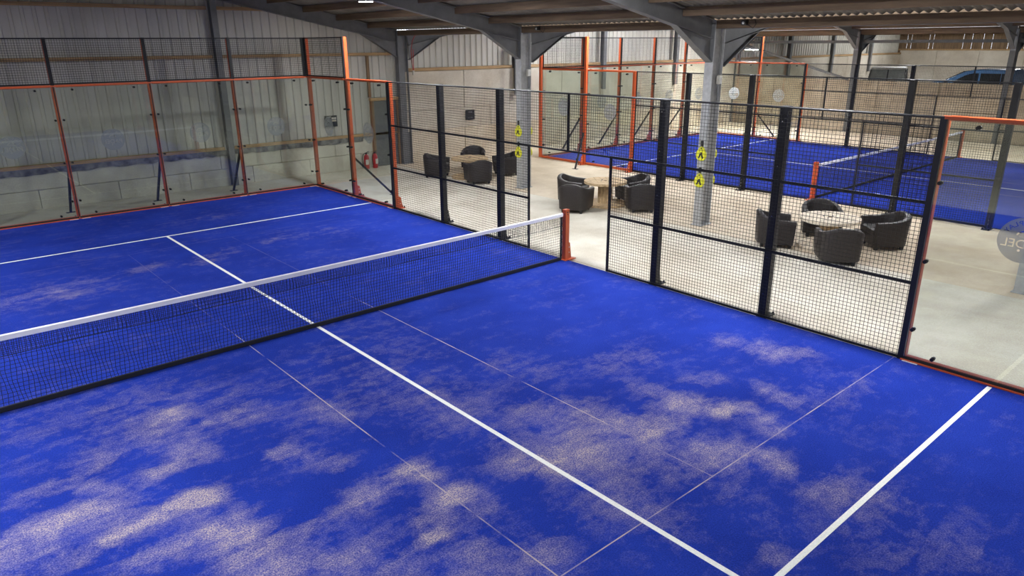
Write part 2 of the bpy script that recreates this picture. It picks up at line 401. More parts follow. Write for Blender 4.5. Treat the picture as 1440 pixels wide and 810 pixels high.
purlin(XV2-.05, .23, .075, .012)
MB().box(XV1+.072, XV1+.09, YF, 8.3, 4.08, 4.30).build('daylight_stop', 'timber_dark', ce)  # added unseen strip, blocks daylight through the valley gap short of the corner

# ------------------------------------------------------------------ portal frames
def rafter(y, xa, xb, lab, half):
    d = .36; za, zb = roofz(xa)-.03-d/2, roofz(xb)-.03-d/2
    t = thing('steel_rafter', lab, 'rafter', (xa, y, 0), 0, 'sloping roof rafters')
    k_ = 1-.05/abs(xb-xa); MB().ibeam((0, 0, za), ((xb-xa)*k_, 0, za+(zb-za)*k_), d, .17).build('beam', 'steel_grey', t)
    sgn = 1 if xb > xa else -1
    # haunch under the eaves end
    x0, x1 = sgn*.02, sgn*1.25
    zl = lambda x: za+(zb-za)*x/(xb-xa)-d/2+.01
    h = MB().prism([(x0, zl(x0)), (x1, zl(x1)), (x0, zl(x0)-.46)], 'y', -.006, .006)
    h.bar((x0, 0, zl(x0)-.46), (x1, 0, zl(x1)-.008), .16, .014).build('haunch', 'steel_grey', t)
    return t
FN = ['by the end wall', 'at the end wall table column', 'at the column between two tables', 'at the column behind the glass', 'at the hall front']
for i, y in enumerate(FRY):
    rafter(y, XV1-.12, RIDGES[0], 'grey steel rafter over the near court, lounge half, '+FN[i], 0)
    rafter(y, XL+.3, RIDGES[0], 'grey steel rafter over the near court, outer half, '+FN[i], 0)
    rafter(y, XV1+.32, RIDGES[1], 'grey steel rafter over the far court, lounge half, '+FN[i], 0)
    rafter(y, XV2-.2, RIDGES[1], 'grey steel rafter over the far court, outer half, '+FN[i], 0)
    rafter(y, XV2+.25, RIDGES[2], 'grey steel rafter over the parked vehicles, '+FN[i], 0)
def column(x, y, lab, m_='galvanised', d=.36):
    t = thing('steel_column', lab, 'column', (x, y, -.02), 0, 'steel hall columns')
    MB().ibeam((0, 0, .02), (0, 0, 4.24), d, .2, side=(0,1,0)).build('shaft', m_, t)
    MB().bbox(-d/2-.03, d/2+.03, -.13, .13, 0, .02, .004).build('base_plate', m_, t)
    MB().box(-d/2-.012, -d/2, -.09, .09, 3.45, 4.2).build('end_plate', 'steel_grey', t)
    return t
column(9.21, FRY[0], 'dark steel column in the corner between door and pale concrete wall', 'steel_grey')
column(9.21, FRY[1], 'galvanised steel column with yellow pads nearest the end wall tables')
column(9.21, FRY[2], 'galvanised steel column with yellow pads between two cable drum tables')
column(9.21, FRY[3], 'galvanised steel column standing behind the side glass with frosted disc')
column(28.8, FRY[1], 'far steel column beside the parked off-roader', 'steel_dark')
column(28.8, FRY[2], 'far steel column beside the rear of the blue van', 'steel_dark')
column(28.8, FRY[0], 'far steel column where the brown partition meets the end wall', 'steel_dark')
tb = thing('eaves_strut', 'long grey steel strut joining the far columns above the vehicles', 'steel beam', (28.8, 0, 3.72))
MB().box(-.06, .06, -6.1, -.17, 0, .12).build('beam', 'steel_dark', tb); MB().box(-.06, .06, .05, 5.71, 0, .12).build('beam', 'steel_dark', tb); MB().box(-.06, .06, 5.93, 11.6, 0, .12).build('beam', 'steel_dark', tb)
tag(MB().bar((28.56, 11.4, 3.7), (28.56, 5.95, 2.2), .06, .10).build('diagonal_brace', 'steel_dark'), 'slanting steel brace on the far columns above the brown partition', 'brace')

# ------------------------------------------------------------------ courts
SEG = [  # sand wear: pixel end points of each smear, width in metres, strength
 (0,770,60,745,.3,.7),(100,790,290,700,.22,.8),(150,760,270,695,.14,.85),(200,790,330,740,.3,.7),(60,745,180,700,.5,.55),(40,700,140,650,.3,.4),(110,680,150,690,.2,.6),
 (120,720,160,722,.3,.6),(225,665,250,655,.22,.85),(262,630,290,640,.28,.7),(240,580,250,584,.25,.5),(295,596,320,589,.12,.6),(280,700,350,760,.4,.6),(330,770,370,800,.4,.6),
 (0,800,50,790,.3,.6),(385,640,402,632,.16,.8),(410,640,470,652,.3,.5),(445,570,480,585,.25,.45),(500,700,590,663,.3,.75),(430,755,520,700,.22,.55),(560,660,605,672,.2,.6),
 (622,703,640,690,.22,.95),(610,735,665,710,.4,.65),(603,757,622,748,.12,.95),(640,782,668,768,.3,.6),(690,802,760,782,.4,.6),(390,802,470,806,.4,.5),(515,780,560,792,.4,.5),
 (720,645,800,630,.5,.6),(740,655,782,660,.3,.7),(800,610,830,650,.6,.5),(830,580,900,600,.5,.5),(760,575,840,592,.5,.5),(870,640,950,655,.5,.4),(930,565,960,570,.3,.5),
 (965,560,1012,572,.35,.7),(1010,582,1052,570,.15,.8),(975,535,1000,530,.25,.5),(1072,545,1102,562,.25,.6),(1068,585,1092,602,.3,.7),(1083,640,1097,656,.25,.8),(1010,640,1042,634,.4,.6),
 (895,540,922,552,.3,.5),(700,510,765,522,.5,.4),(850,512,905,500,.5,.4),(1018,480,1080,490,.35,.5),(1085,502,1130,495,.3,.5),(1160,690,1205,690,.4,.35),(1230,715,1290,760,.8,.35),
 (1088,780,1102,792,.2,.6),(195,379,215,375,.35,.6),(262,312,300,306,.5,.3),(285,367,312,355,.5,.4),(372,341,388,336,.18,.8),(30,420,110,405,.9,.35),(75,411,85,409,.18,.6),(92,418,102,416,.2,.6),
 (420,330,460,325,.6,.3),(440,520,520,560,.9,.25),(560,520,640,560,.8,.3),(180,590,240,560,.8,.3),(40,600,100,580,1.2,.25),(930,610,990,640,.6,.5),(900,600,960,575,.4,.55),(640,585,700,600,.7,.3),
 (230,600,330,585,.5,.4),(330,560,420,600,.5,.3),(160,640,230,610,.4,.4),(1140,560,1190,540,.6,.25),(500,470,560,480,.8,.25),(880,700,920,720,.5,.4),(820,720,870,700,.4,.35),(1040,700,1080,730,.4,.3)]
def court_mesh(hw, near):
    nx, ny = 220, 420
    X, Y = np.meshgrid(np.linspace(-hw, hw, nx+1), np.linspace(-10.02, 10.02, ny+1)); m = np.full(X.shape, .07 if near else .04)
    if near:
        for a, b_, c, d, w, s in SEG:
            p, q = ground(a, b_)[:2], ground(c, d)[:2]; dd = q-p; L2 = max(dd@dd, 1e-6)
            t = np.clip(((X-p[0])*dd[0]+(Y-p[1])*dd[1])/L2, 0, 1)
            D2 = (X-p[0]-t*dd[0])**2+(Y-p[1]-t*dd[1])**2
            m = 1-(1-m)*(1-.66*s*np.exp(-(D2/(2*(w*.5)**2))**1.35))
    vs = np.stack([X.ravel(), Y.ravel(), np.zeros(X.size)], 1)
    k = np.arange(nx*ny); i0 = (k//nx)*(nx+1)+k % nx
    fs = np.stack([i0, i0+1, i0+nx+2, i0+nx+1], 1)
    me = bpy.data.meshes.new('turf'); me.from_pydata(vs.tolist(), [], fs.tolist()); me.update()
    at = me.attributes.new('sand', 'FLOAT', 'POINT'); at.data.foreach_set('value', m.ravel().astype(np.float32))
    me.materials.append(MATS['turf']); return me
def playing_court(cx, cy, hw, label, near):
    t = thing('playing_court', label, 'court', (cx, cy, 0), 0)
    put('turf', court_mesh(hw, near), t)
    MB().box(-hw, hw, -10.02, 10.02, -.019, -.002).build('turf_backing', 'black_rubber', t)
    for (x0, x1, y0, y1) in ((-hw+.06, hw-.06, 6.855, 6.905), (-hw+.06, hw-.06, -7.015, -6.965), (-.025, .025, -7.2, 6.855)):
        MB().box(x0, x1, y0, y1, -.001, .003).build('line_marking', 'white_line', t)
COURTS = [(0, 0, 5.0), (18.55, -.45, 5.1)]
playing_court(0, 0, 5.0, 'sand-dusted blue turf court with white lines and a net in front of the lounge tables', True)
playing_court(18.55, -.45, 5.1, 'blue turf court with white lines beyond the lounge tables', False)

# --- frosted disc with cut-out lettering
def decal():
    def glyphs(txt, size):
        c = bpy.data.curves.new('tmp', 'FONT'); c.body = txt; c.size = size; c.align_x = 'CENTER'
        o = bpy.data.objects.new('tmp', c); COL.objects.link(o)
        bpy.ops.object.select_all(action='DESELECT'); o.select_set(True); bpy.context.view_layer.objects.active = o
        bpy.ops.object.convert(target='CURVE')
        out = [[(tuple(p.co), tuple(p.handle_left), tuple(p.handle_right)) for p in s_.bezier_points] for s_ in o.data.splines]
        d_ = o.data; bpy.data.objects.remove(o); bpy.data.curves.remove(d_); return out
    C = bpy.data.curves.new('disc', 'CURVE'); C.dimensions = '2D'; C.fill_mode = 'BOTH'; C.resolution_u = 4
    def poly(pts):
        s_ = C.splines.new('POLY'); s_.points.add(len(pts)-1); s_.use_cyclic_u = True
        for p, q in zip(s_.points, pts): p.co = (q[0], q[1], 0, 1)
    poly([(.25*cos(2*pi*i/64), .25*sin(2*pi*i/64)) for i in range(64)])
    def place(gl, f):
        for sp in gl:
            s_ = C.splines.new('BEZIER'); s_.bezier_points.add(len(sp)-1); s_.use_cyclic_u = True
            for p, (co, hl, hr) in zip(s_.bezier_points, sp):
                p.handle_left_type = p.handle_right_type = 'FREE'
                p.co = (*f(co), 0); p.handle_left = (*f(hl), 0); p.handle_right = (*f(hr), 0)
    word = 'JUST PLAY'; n = len(word)
    for i, ch in enumerate(word):
        if ch == ' ': continue
        a = radians(90)+(n-1)/2*radians(15.5)-i*radians(15.5)
        R = .168
        place(glyphs(ch, .075), lambda q, a=a, R=R: ((R*cos(a)+q[0]*sin(a)*1.1+q[1]*cos(a)), (R*sin(a)-q[0]*cos(a)*1.1+q[1]*sin(a))))
    place(glyphs('PADEL', .135), lambda q: (q[0]*1.03+.005, q[1]-.085))
    arc = [(.085*cos(radians(t)), .025+.085*sin(radians(t))) for t in range(20, 161, 10)]+[(.070*cos(radians(t)), .025+.070*sin(radians(t))) for t in range(160, 19, -10)]
    poly(arc)
    for i in range(-3, 4):
        for j in range(4):
            x_, y_ = i*.015+j*.004, .040+j*.014
            if x_*x_+(y_-.025)**2 < .058**2: poly([(x_-.0045, y_), (x_, y_-.0045), (x_+.0045, y_), (x_, y_+.0045)])
    poly([(.028+.014*cos(2*pi*i/12), -.115+.014*sin(2*pi*i/12)) for i in range(12)])
    o = bpy.data.objects.new('disc', C); COL.objects.link(o)
    me = bpy.data.meshes.new_from_object(o.evaluated_get(bpy.context.evaluated_depsgraph_get()))
    bpy.data.objects.remove(o)
    for v in me.vertices: x_, y_, _ = v.co; v.co = (-x_, 0, y_)     # reads from outside the court
    me.materials.clear(); me.materials.append(MATS['frosted_film']); me.name = 'frosted_disc'; return me
DECAL = decal()

# local frame of every court side: X along the side, Y outwards, Z up
def clamp_mesh(): return shared('clamp', lambda: MB().cyl((0, -.03, 0), (0, -.008, 0), .022, .026, 10).cyl((0, .008, 0), (0, .05, 0), .026, .022, 10).mesh('clamp', 'black_bolt', True))
def glass_panel(loc, rz, L, label, group, upper):
    t = thing('glass_panel', label, 'glass panel', loc, rz, group)
    put('pane', shared(('pane', L), lambda: MB().box(.008, L-.008, -.006, .006, .05, 2.97).mesh('pane', 'pane_glass')), t)
    put('bottom_rail', shared(('brail', L), lambda: MB().bbox(.056, L-.056, .012, .085, -.01, .055, .004).mesh('bottom_rail', 'orange')), t)
    put('seal', shared(('seal', L), lambda: MB().box(.01, L-.01, -.012, .0115, -.003, .05).mesh('seal', 'black_rubber')), t)
    put('kerb_lip', shared(('lip', L), lambda: MB().box(.01, L-.01, -.03, -.0125, -.003, .018).mesh('kerb_lip', 'orange')), t)
    put('top_rail', shared(('trail', L), lambda: MB().bbox(.056, L-.056, .0125, .075, 2.955, 3.01, .004).box(.011, L-.011, -.02, .012, 2.972, 3.005).mesh('top_rail', 'orange')), t)
    for x in (L*.18, L*.82):
        for z in (.11, 2.90): put('clamp', clamp_mesh(), t, (x, 0, z))
    for x in (.082, L-.082):
        for z in (.42, 1.3, 2.25): put('clamp', clamp_mesh(), t, (x, 0, z))
    put('frosted_disc', DECAL, t, (L/2, .009, 1.74))['label'] = 'grey frosted disc with cut-out lettering'
    for x in (.04, L-.22): put('white_strip', shared('wstrip', lambda: MB().box(0, .18, -.055, -.031, 0, .006).mesh('white_strip', 'white_plastic')), t, (x, 0, 0))
    return t
def wires(L, z0, z1, r=.0032, p=.05):
    def f():
        b = MB(); n = int(round(L/p)); m = int(round((z1-z0)/p))
        for i in range(n+1): x = L*i/n; b.wire([(x, 0, z0), (x, 0, z1)], r)
        for j in range(m+1): z = z0+(z1-z0)*j/m; b.wire([(0, -.005, z), (L, -.005, z)], r)
        return b.mesh('wire_mesh', 'black_wire')
    return shared(('wires', L, z0, z1), f)
def tube(L, w=.035, d=.03): return shared(('tube', L, w, d), lambda: MB().bbox(0, L, 0, d, -w/2, w/2, .003).mesh('rail', 'black_paint'))
def stile(z0, z1, w=.04, d=.03): return shared(('stile', z0, z1, w, d), lambda: MB().bbox(-w/2, w/2, 0, d, z0, z1, .003).mesh('stile', 'black_paint'))
def mesh_panel(loc, rz, L, z0, z1, label, group, rails, stiles=()):
    t = thing('mesh_panel', label, 'fence panel', loc, rz, group)
    put('wire_mesh', wires(L, z0+.01, z1-.01), t, kind='stuff')
    for z in rails: put('rail', tube(L, .03 if z in (rails[0], rails[-1]) else .04), t, (0, .002, z))
    for x, a, c in stiles: put('stile', stile(a, c, .07 if a >= 3 else .04), t, (x, .002, 0))
    return t
def gusset(m_):
    return shared(('gus', m_), lambda: MB().prism([(.12, .0), (.25, .0), (.21, .25), (.12, .30)], 'x', -.006, .006).mesh('gusset', m_))
def post(loc, rz, h, m_, label, cat, group, w=.1, d=.09, base=True, brace=None, strip=None, corner=False):
    t = thing('orange_post' if m_ == 'orange' else 'fence_post', label, cat, loc, rz, group)
    put('shaft', shared(('post', h, m_, w, d), lambda: MB().bbox(-w/2, w/2, .036, .036+d, 0, h, .006).mesh('shaft', m_)), t)
    if base:
        put('base_plate', shared(('bp', m_, w), lambda: MB().bbox(-w/2-.02, w/2+.02, .036, .30, -.02, .0, .003).mesh('base_plate', m_)), t)
        put('gusset', gusset(m_), t)
        bo = shared('bolt', lambda: MB().cyl((0, 0, -.01), (0, 0, .03), .016, .016, 6).mesh('bolt', 'black_bolt'))
        for x in (-w/2, w/2): put('bolt', bo, t, (x, .275, 0))
        hole = shared('hole', lambda: MB().cyl((-.0075, 0, 0), (.0075, 0, 0), .013, .013, 8).mesh('gusset_hole', 'white_plastic'))
        for z in (.10, .18): put('gusset_hole', hole, t, (0, .185, z))
    if corner: put('black_strip', shared('cstrip', lambda: MB().box(-.035, .035, -.012, .03, 0, 3.0).mesh('black_strip', 'black_paint')), t)
    if strip:
        put('black_strip', shared(('strip', strip), lambda: MB().box(-.009, .009, -.010, .0115, .05, strip).mesh('black_strip', 'black_rubber')), t)
    if brace:
        bx, by, bz = brace
        MB().bar((0, .13, bz), (bx, by, .0), .05, .05).build('brace', 'black_paint', t)
        MB().bbox(bx-.10, bx+.10, by-.05, by+.05, -.02, -.008, .003).build('brace_foot', 'black_paint', t)
    if m_ != 'orange' and h > 2:
        sc = shared('screw', lambda: MB().cyl((0, .037, 0), (0, .028, 0), .008, .008, 6).mesh('screw', 'chrome'))
        for z in (.35, .9, 1.5, 2.2, 2.8): put('screw', sc, t, (.0, 0, z))
    return t

YS = [10, 7.9, 5.9, 3.93, 1.95, 1.0, -1.0, -2.0, -4.0, -5.97, -7.98, -10]
ORD = ['first', 'second', 'third', 'fourth', 'fifth']
def side(cx, cy, hw, s, which, last):
    """the long side of a court; s=+1: at +x (outwards +x), s=-1: at -x"""
    X = cx+s*hw; rz = -pi/2 if s > 0 else pi/2
    def seg(y0, y1):              # panel between two y values: its local origin is the left end seen from inside
        return ((X, cy+max(y0, y1), 0) if s > 0 else (X, cy+min(y0, y1), 0)), abs(y1-y0)
    W_ = which; g1, g2, g3 = 'side glass panels, '+W_, 'mesh panels, '+W_, 'side posts, '+W_
    lo, L = seg(10, 7.9); glass_panel(lo, rz, L, f'clear side glass next to the corner post, {W_}', g1, True)
    mesh_panel(lo, rz, L, 3.02, 4.0, f'black mesh panel above the corner side glass, {W_}', g2, (3.03, 3.98), ((.036, 3.0, 4.0), (L-.0, 3.0, 4.0)))
    lo, L = seg(7.9, 5.9); glass_panel(lo, rz, L, f'clear side glass next to the mesh fence, {W_}', g1, False)
    post((X, cy+10, 0), rz, 4.0, 'orange', f'tall orange corner post, {W_}', 'post', g3, .1, .09, False)
    bx = (.45 if s > 0 else -.45)
    post((X, cy+7.9, 0), rz, 4.0, 'orange', f'tall orange side post with black strut, {W_}', 'post', g3, .1, .09, True, (bx, .95, 1.0), 2.97)
    post((X, cy+5.9, 0), rz, 3.0, 'orange', f'orange post where end glass meets mesh fence, {W_}', 'post', g3, .08, .09, True, None, None, True)
    R4 = (.02, 1.0, 2.0, 2.985)
    names = [(5.9, 3.93, 'between orange post and first black post'), (3.93, 1.95, 'between first and second black posts'),
             (-2.0, -4.0, 'between third and fourth black posts'), (-4.0, -5.97, 'between fourth black post and near glass')]
    for a, c, tx in names:
        if c < last: continue
        lo, L = seg(a, c)
        st = []
        mesh_panel(lo, rz, L, 0, 3.0, f'black mesh fence panel {tx}, {W_}', g2, R4, st)
    for a, c, tx in ((1.95, 1.0, 'on the end wall side of entrance'), (-1.0, -2.0, 'on the near side of entrance')):
        lo, L = seg(a, c); e = [(L-.02 if (a > 1.5) == (s > 0) else .02, 0, 2.0)]
        mesh_panel(lo, rz, L, 0, 3.0, f'narrow black mesh panel {tx}, {W_}', g2, R4, e)
    lo, L = seg(1.0, -1.0)
    mesh_panel(lo, rz, L, 2.0, 3.0, f'black mesh panel above the net entrance, {W_}', g2, (2.0, 2.985), ((L/2, 2.0, 3.0),))
    for y, tx in ((3.93, 'first black fence post from the end glass'), (1.95, 'second black fence post from the end glass'), (-2.0, 'third black fence post, just past the entrance'), (-4.0, 'fourth black fence post, well past the entrance')):
        if y < last: continue
        post((X, cy+y, 0), rz, 3.0, 'black_paint', f'{tx}, {W_}', 'post', g3, .12, .12)
    if last < -5:
        post((X, cy-5.97, 0), rz, 3.0, 'orange', f'orange post between mesh fence and near side glass, {W_}', 'post', g3, .08, .09, False, None, None, True)
        lo, L = seg(-5.97, -7.98); glass_panel(lo, rz, L, f'near side glass with grey frosted disc beside the mesh fence, {W_}', g1, False)
    if last < -8:
        lo, L = seg(-7.98, -10); glass_panel(lo, rz, L, f'near corner side glass of {W_}', g1, True)
        post((X, cy-7.98, 0), rz, 4.0, 'orange', f'tall orange post at the near end of {W_}', 'post', g3, .1, .09, True)
def back(cx, cy, hw, which):
    n = 5; L = 2*hw/n; g1, g2, g3 = 'end glass panels, '+which, 'end mesh panels, '+which, 'end posts, '+which
    for i in range(n):
        x = cx-hw+i*L; k = n-1-i; lab = ORD[k]+' from lounge corner' if which == 'near court' else ORD[i]+' from lounge corner'
        glass_panel((x, cy+10, 0), 0, L, f'clear end glass with frosted disc, {lab}, {which}', g1, True)
        mesh_panel((x, cy+10, 0), 0, L, 3.02, 4.0, f'black mesh panel on top of the end glass, {lab}, {which}', g2, (3.03, 3.98), ((.0 if i else .036, 3.0, 4.0),)+(((L-.036, 3.0, 4.0),) if i == n-1 else ()))
        if i:
            k2 = n-1-i if which == 'near court' else i-1
            post((x, cy+10, 0), 0, 4.0, 'orange', f'orange end post with black strut, {ORD[k2]} from lounge corner, {which}', 'post', g3, .07, .09, True, (0, 1.0, 1.2), 2.97)
side(0, 0, 5.0, 1, 'near court', -11); back(0, 0, 5.0, 'near court')
side(18.55, -.45, 5.1, -1, 'far court', -5); back(18.55, -.45, 5.1, 'far court'); side(18.55, -.45, 5.1, 1, 'far court outer side', -3)

# --- nets
def net(cx, cy, hw, label, which, near):
    t = thing('court_net', label, 'net', (cx, cy, 0), 0, 'court nets')
    top = lambda x: .845+.02*(abs(x)/hw)**2
    bil = lambda x, z: .02*sin(x*1.3+.7)*sin(pi*z/.85)+(.05*exp(-((x+4.6)/1.1)**2)*sin(pi*min(1, z/.55)) if near else 0)
    p = .045 if near else .06; b = MB(); n = int(2*hw/p); r = .0027
    H = hw-.12
    for i in range(n+1):
        x = -H+2*H*i/n; b.wire([(x+.012*sin(k*1.7+i*.9), bil(x, .05+.79*k/6), .05+(top(x)-.06)*k/6) for k in range(7)], r)
    m = int(.80/p)
    for j in range(m+1):
        z = .05+(.795)*j/m; b.wire([(-H+2*H*k/50, bil(-H+2*H*k/50, z), z) for k in range(51)], r)
    if near:                       # doubled-over top of the net
        for i in range(n*1+1):
            x = -H+2*H*(i+.45)/(n+1); b.wire([(x, -.03, .655), (x+.01, -.012, .84)], r)
        for j in range(5): z = .655+.042*j; b.wire([(-H+2*H*k/30, -.03+.004*j, z+.006*sin(k*1.3)) for k in range(31)], r if j else .0045)
    b.build('net_mesh', 'net_cord', t, kind='stuff')
    st = MB(); N_ = 24; L_ = hw-.09
    st.loft([[(-L_+2*L_*k/N_, -.018, top(-L_+2*L_*k/N_)-.035), (-L_+2*L_*k/N_, .018, top(-L_+2*L_*k/N_)-.035), (-L_+2*L_*k/N_, .02, top(-L_+2*L_*k/N_)+.02), (-L_+2*L_*k/N_, .008, top(-L_+2*L_*k/N_)+.028), (-L_+2*L_*k/N_, -.008, top(-L_+2*L_*k/N_)+.028), (-L_+2*L_*k/N_, -.02, top(-L_+2*L_*k/N_)+.02)] for k in range(N_+1)])
    st.build('top_tape', 'net_tape', t)
    MB().bbox(-H, H, -.016, .016, .006, .065, .004).build('bottom_band', 'net_cord', t)
    for s in (-1, 1):
        e = MB().bar((s*H, 0, .03), (s*H, 0, .84), .02, .03)
        e.wire([(s*(H+.02+.03*(k % 2)), 0, .08+.074*k) for k in range(11)], .005); e.build('lacing_cord', 'net_cord', t)
    for s, tx in ((-1, 'post carrying the left end of the net of the '), (1, 'post carrying the right end of the net of the ')):
        q = thing('net_post', 'orange steel net '+('post in the entrance facing the lounge tables, ' if (s > 0) == near else 'post at the outer side, ')+which, 'net post', (cx+s*hw, cy, 0), 0, 'orange net posts')
        MB().bbox(-.05, .05, -.05, .05, 0, .95, .008).build('shaft', 'orange', q)
        MB().bbox(-.09, .2 if s > 0 else .09, -.09, .09, -.0, .012, .003).build('base_plate', 'orange', q) if s > 0 else MB().bbox(-.2, .09, -.09, .09, -.0, .012, .003).build('base_plate', 'orange', q)
        MB().prism([(s*.05, .012), (s*.15, .012), (s*.115, .30), (s*.05, .34)], 'y', -.006, .006).build('gusset', 'orange', q)
        for z in (.12, .22): MB().cyl((s*.09, -.008, z), (s*.09, .008, z), .014, .014, 8).build('gusset_hole', 'white_plastic', q)
        MB().cyl((s*.17, .06, .012), (s*.17, .06, .035), .016, .016, 6).build('bolt', 'black_bolt', q)
        MB().cyl((-.015, -.052, .90), (-.015, -.046, .90), .014, .014, 8).cyl((.02, -.052, .90), (.02, -.046, .90), .008, .008, 8).build('hook_hole', 'black_rubber', q)
        MB().wire([(s*-.06, -.02, .87), (0, -.056, .86), (s*.056, 0, .86)], .006).build('tie_cord', 'net_cord', q)
net(0, 0, 5.0, 'black net with white top tape across the sand-dusted near court', 'near court', True)
net(18.55, -.45, 5.1, 'black net with white top tape across the far court', 'far court', False)

# ------------------------------------------------------------------ lounge furniture
def chair_parts():
    # plan: U open towards -Y (front); outer 0.78 wide, 0.72 deep
    hwid, dep, th = .39, .70, .105
    def upath(w, y_front, y_back, n=26):
        pts = [(-w, y_front), (-w, y_front+.10)]; yc = y_front+.16; ry = y_back-yc
        for i in range(n+1):
            a = pi-pi*i/n; c_, s_ = cos(a), sin(a); e = .55
            pts.append((w*math.copysign(abs(c_)**e, c_), yc+ry*abs(s_)**e))
        pts += [(w, y_front+.10), (w, y_front)]; return pts
    o = upath(hwid, -.34, .36); i_ = upath(hwid-th, -.34, .36-th)
    rings = []; n = len(o)
    for k in range(n):
        t = 1-abs(2*k/(n-1)-1); h = .555+.155*(t**1.3 if t < 1 else 1); h = min(h, .70)
        (ax, ay), (bx, by) = o[k], i_[k]; taper = .93
        L = lambda f, z: (ax+(bx-ax)*f, ay+(by-ay)*f, z)
        Bt = lambda f, z: (L(f, z)[0]*taper, L(f, z)[1]*taper, z)
        rings.append([Bt(0, .085), L(0, h-.045), L(.12, h-.012), L(.5, h), L(.88, h-.012), L(1, h-.045), L(1, .2), Bt(1, .085)])
    shell = MB().loft(rings).mesh('shell', 'leather', True)
    seat = MB()
    def rr(z, w, y0, y1, r=.05):
        pts = []
        for cx_, cy_, a0 in ((w-r, y0+r, -90), (w-r, y1-r-.1, 0), (-w+r, y1-r-.1, 90), (-w+r, y0+r, 180)):
            rad = r if cy_ < 0 else r+.08
            for q in range(5): a = radians(a0+q*22.5); pts.append((cx_+rad*cos(a)-(rad-r)*(1 if cx_ > 0 else -1), cy_+rad*sin(a), z))
        return pts
    seat.loft([rr(.28, .27, -.33, .27), rr(.30, .285, -.355, .28), rr(.385, .285, -.355, .28), rr(.41, .27, -.33, .27)])
    seat = seat.mesh('seat_cushion', 'leather', True)
    apron = MB().bbox(-.285, .285, -.335, .2, .085, .278, .012).mesh('seat_base', 'leather')
    leg = MB().loft([[(x*.028, y*.028, 0) for x, y in ((-1,-1),(1,-1),(1,1),(-1,1))], [(x*.034, y*.034, .086) for x, y in ((-1,-1),(1,-1),(1,1),(-1,1))]]).mesh('leg', 'black_paint')
    # welt along the rim
    pip = MB().loft([[(x*1.004+dx, y*1.004+dy, z+dz) for dx, dy, dz in ((0, 0, .004), (.003, .003, -.004), (-.003, -.003, -.004))] for x, y, z in [r[1] for r in rings]]).mesh('piping', 'leather_seam')
    return shell, seat, apron, leg, pip
CP = chair_parts()
def tub_chair(x, y, face, label):
    rz = math.atan2(face[1]-y, face[0]-x)+pi/2
    t = thing('tub_chair', label, 'chair', (x, y, -.02), rz, 'dark tub chairs around the cable drum tables')
    for nm, me in zip(('shell', 'seat_cushion', 'seat_base'), CP[:3]):
        o = put(nm, me, t)
        if nm == 'shell': put('piping', CP[4], o)
    for a, c in ((-.26, -.27), (.26, -.27), (-.22, .24), (.22, .24)): put('leg', CP[3], t, (a, c, 0))
def spool_table(x, y, rz, label, wood, R=.555):
    t = thing('cable_drum_table', label, 'table', (x, y, -.02), rz, 'cable drum tables')
    nb = 7; w = 2*R/nb
    def disc(zc, z1):
        for k in range(nb):
            a, b_ = -R+k*w+.003, -R+(k+1)*w-.003; top = []; n = 8
            for q in range(n+1): yy = a+(b_-a)*q/n; top.append((sqrt(max(R*R-yy*yy, .0001)), yy))
            poly = [p for p in top]+[(-p[0], p[1]) for p in reversed(top)]
            dz = random.uniform(-.002, .002)
            MB().loft([[(px, py, zc+dz) for px, py in poly], [(px, py, z1+dz) for px, py in poly]]).build('board', wood, t)
    disc(.535, .595); disc(.0, .05)
    ns = 14; dr = MB(); r = .18
    for k in range(ns):
        a0, a1 = 2*pi*(k+.05)/ns, 2*pi*(k+.95)/ns
        dr.loft([[(q*cos(a), q*sin(a), z) for q, a in ((r, a0), (r, a1), (r-.03, a1), (r-.03, a0))] for z in (.05, .535)])
    dr.build('drum_staves', 'spool_wood', t)
    MB().lathe([(.045, .595), (.045, .600), (.02, .600), (.02, .596)], n=16).build('hub_ring', 'timber_dark', t)
    for k in range(4): MB().cyl((.13*cos(k*pi/2+.5), .13*sin(k*pi/2+.5), .59), (.13*cos(k*pi/2+.5), .13*sin(k*pi/2+.5), .604), .016, .016, 6).build('bolt', 'steel_grey', t)
TA, TB, TC = (9.12, 8.15), (9.22, 2.80), (9.47, -2.80)
spool_table(*TA, .3, 'brown cable drum table between the corner column and the next column', 'spool_wood')
spool_table(*TB, .9, 'light brown cable drum table facing the court entrance', 'spool_wood', .53)
spool_table(*TC, 1.2, 'pale-topped cable drum table between yellow-padded column and side glass', 'spool_pale')
CH = [(8.45, 8.95, TA, 'dark tub chair nearest the door at the table by the end wall'),
      (10.2, 9.35, TA, 'dark tub chair backing onto the wall at the table by the end wall'),
      (8.75, 7.25, TA, 'dark tub chair backing onto the court fence at the table by the end wall'),
      (10.25, 7.75, TA, 'dark tub chair beside the galvanised column at the table by the end wall'),
      (8.12, 2.78, (9.2, 3.35), 'dark tub chair with its back to the court entrance at the middle cable drum table'),
      (8.84, 3.56, TB, 'dark tub chair on the end wall side of the middle cable drum table'),
      (9.34, 1.74, (10.1, 2.55), 'dark tub chair behind the narrow mesh panel at the middle cable drum table'),
      (9.98, 2.52, TB, 'dark tub chair on the far court side of the middle cable drum table'),
      (8.85, -2.0, TC, 'dark tub chair at the pale-topped table, next to the column with yellow pads'),
      (10.30, -2.22, TC, 'dark tub chair at the pale-topped table, backing onto the far court net'),
      (8.62, -3.42, TC, 'dark tub chair at the pale-topped table, backing onto the near fence'),
      (10.28, -3.55, TC, 'dark tub chair at the pale-topped table, nearest the side glass')]
for x, y, f, lab in CH: tub_chair(x, y, f, lab)

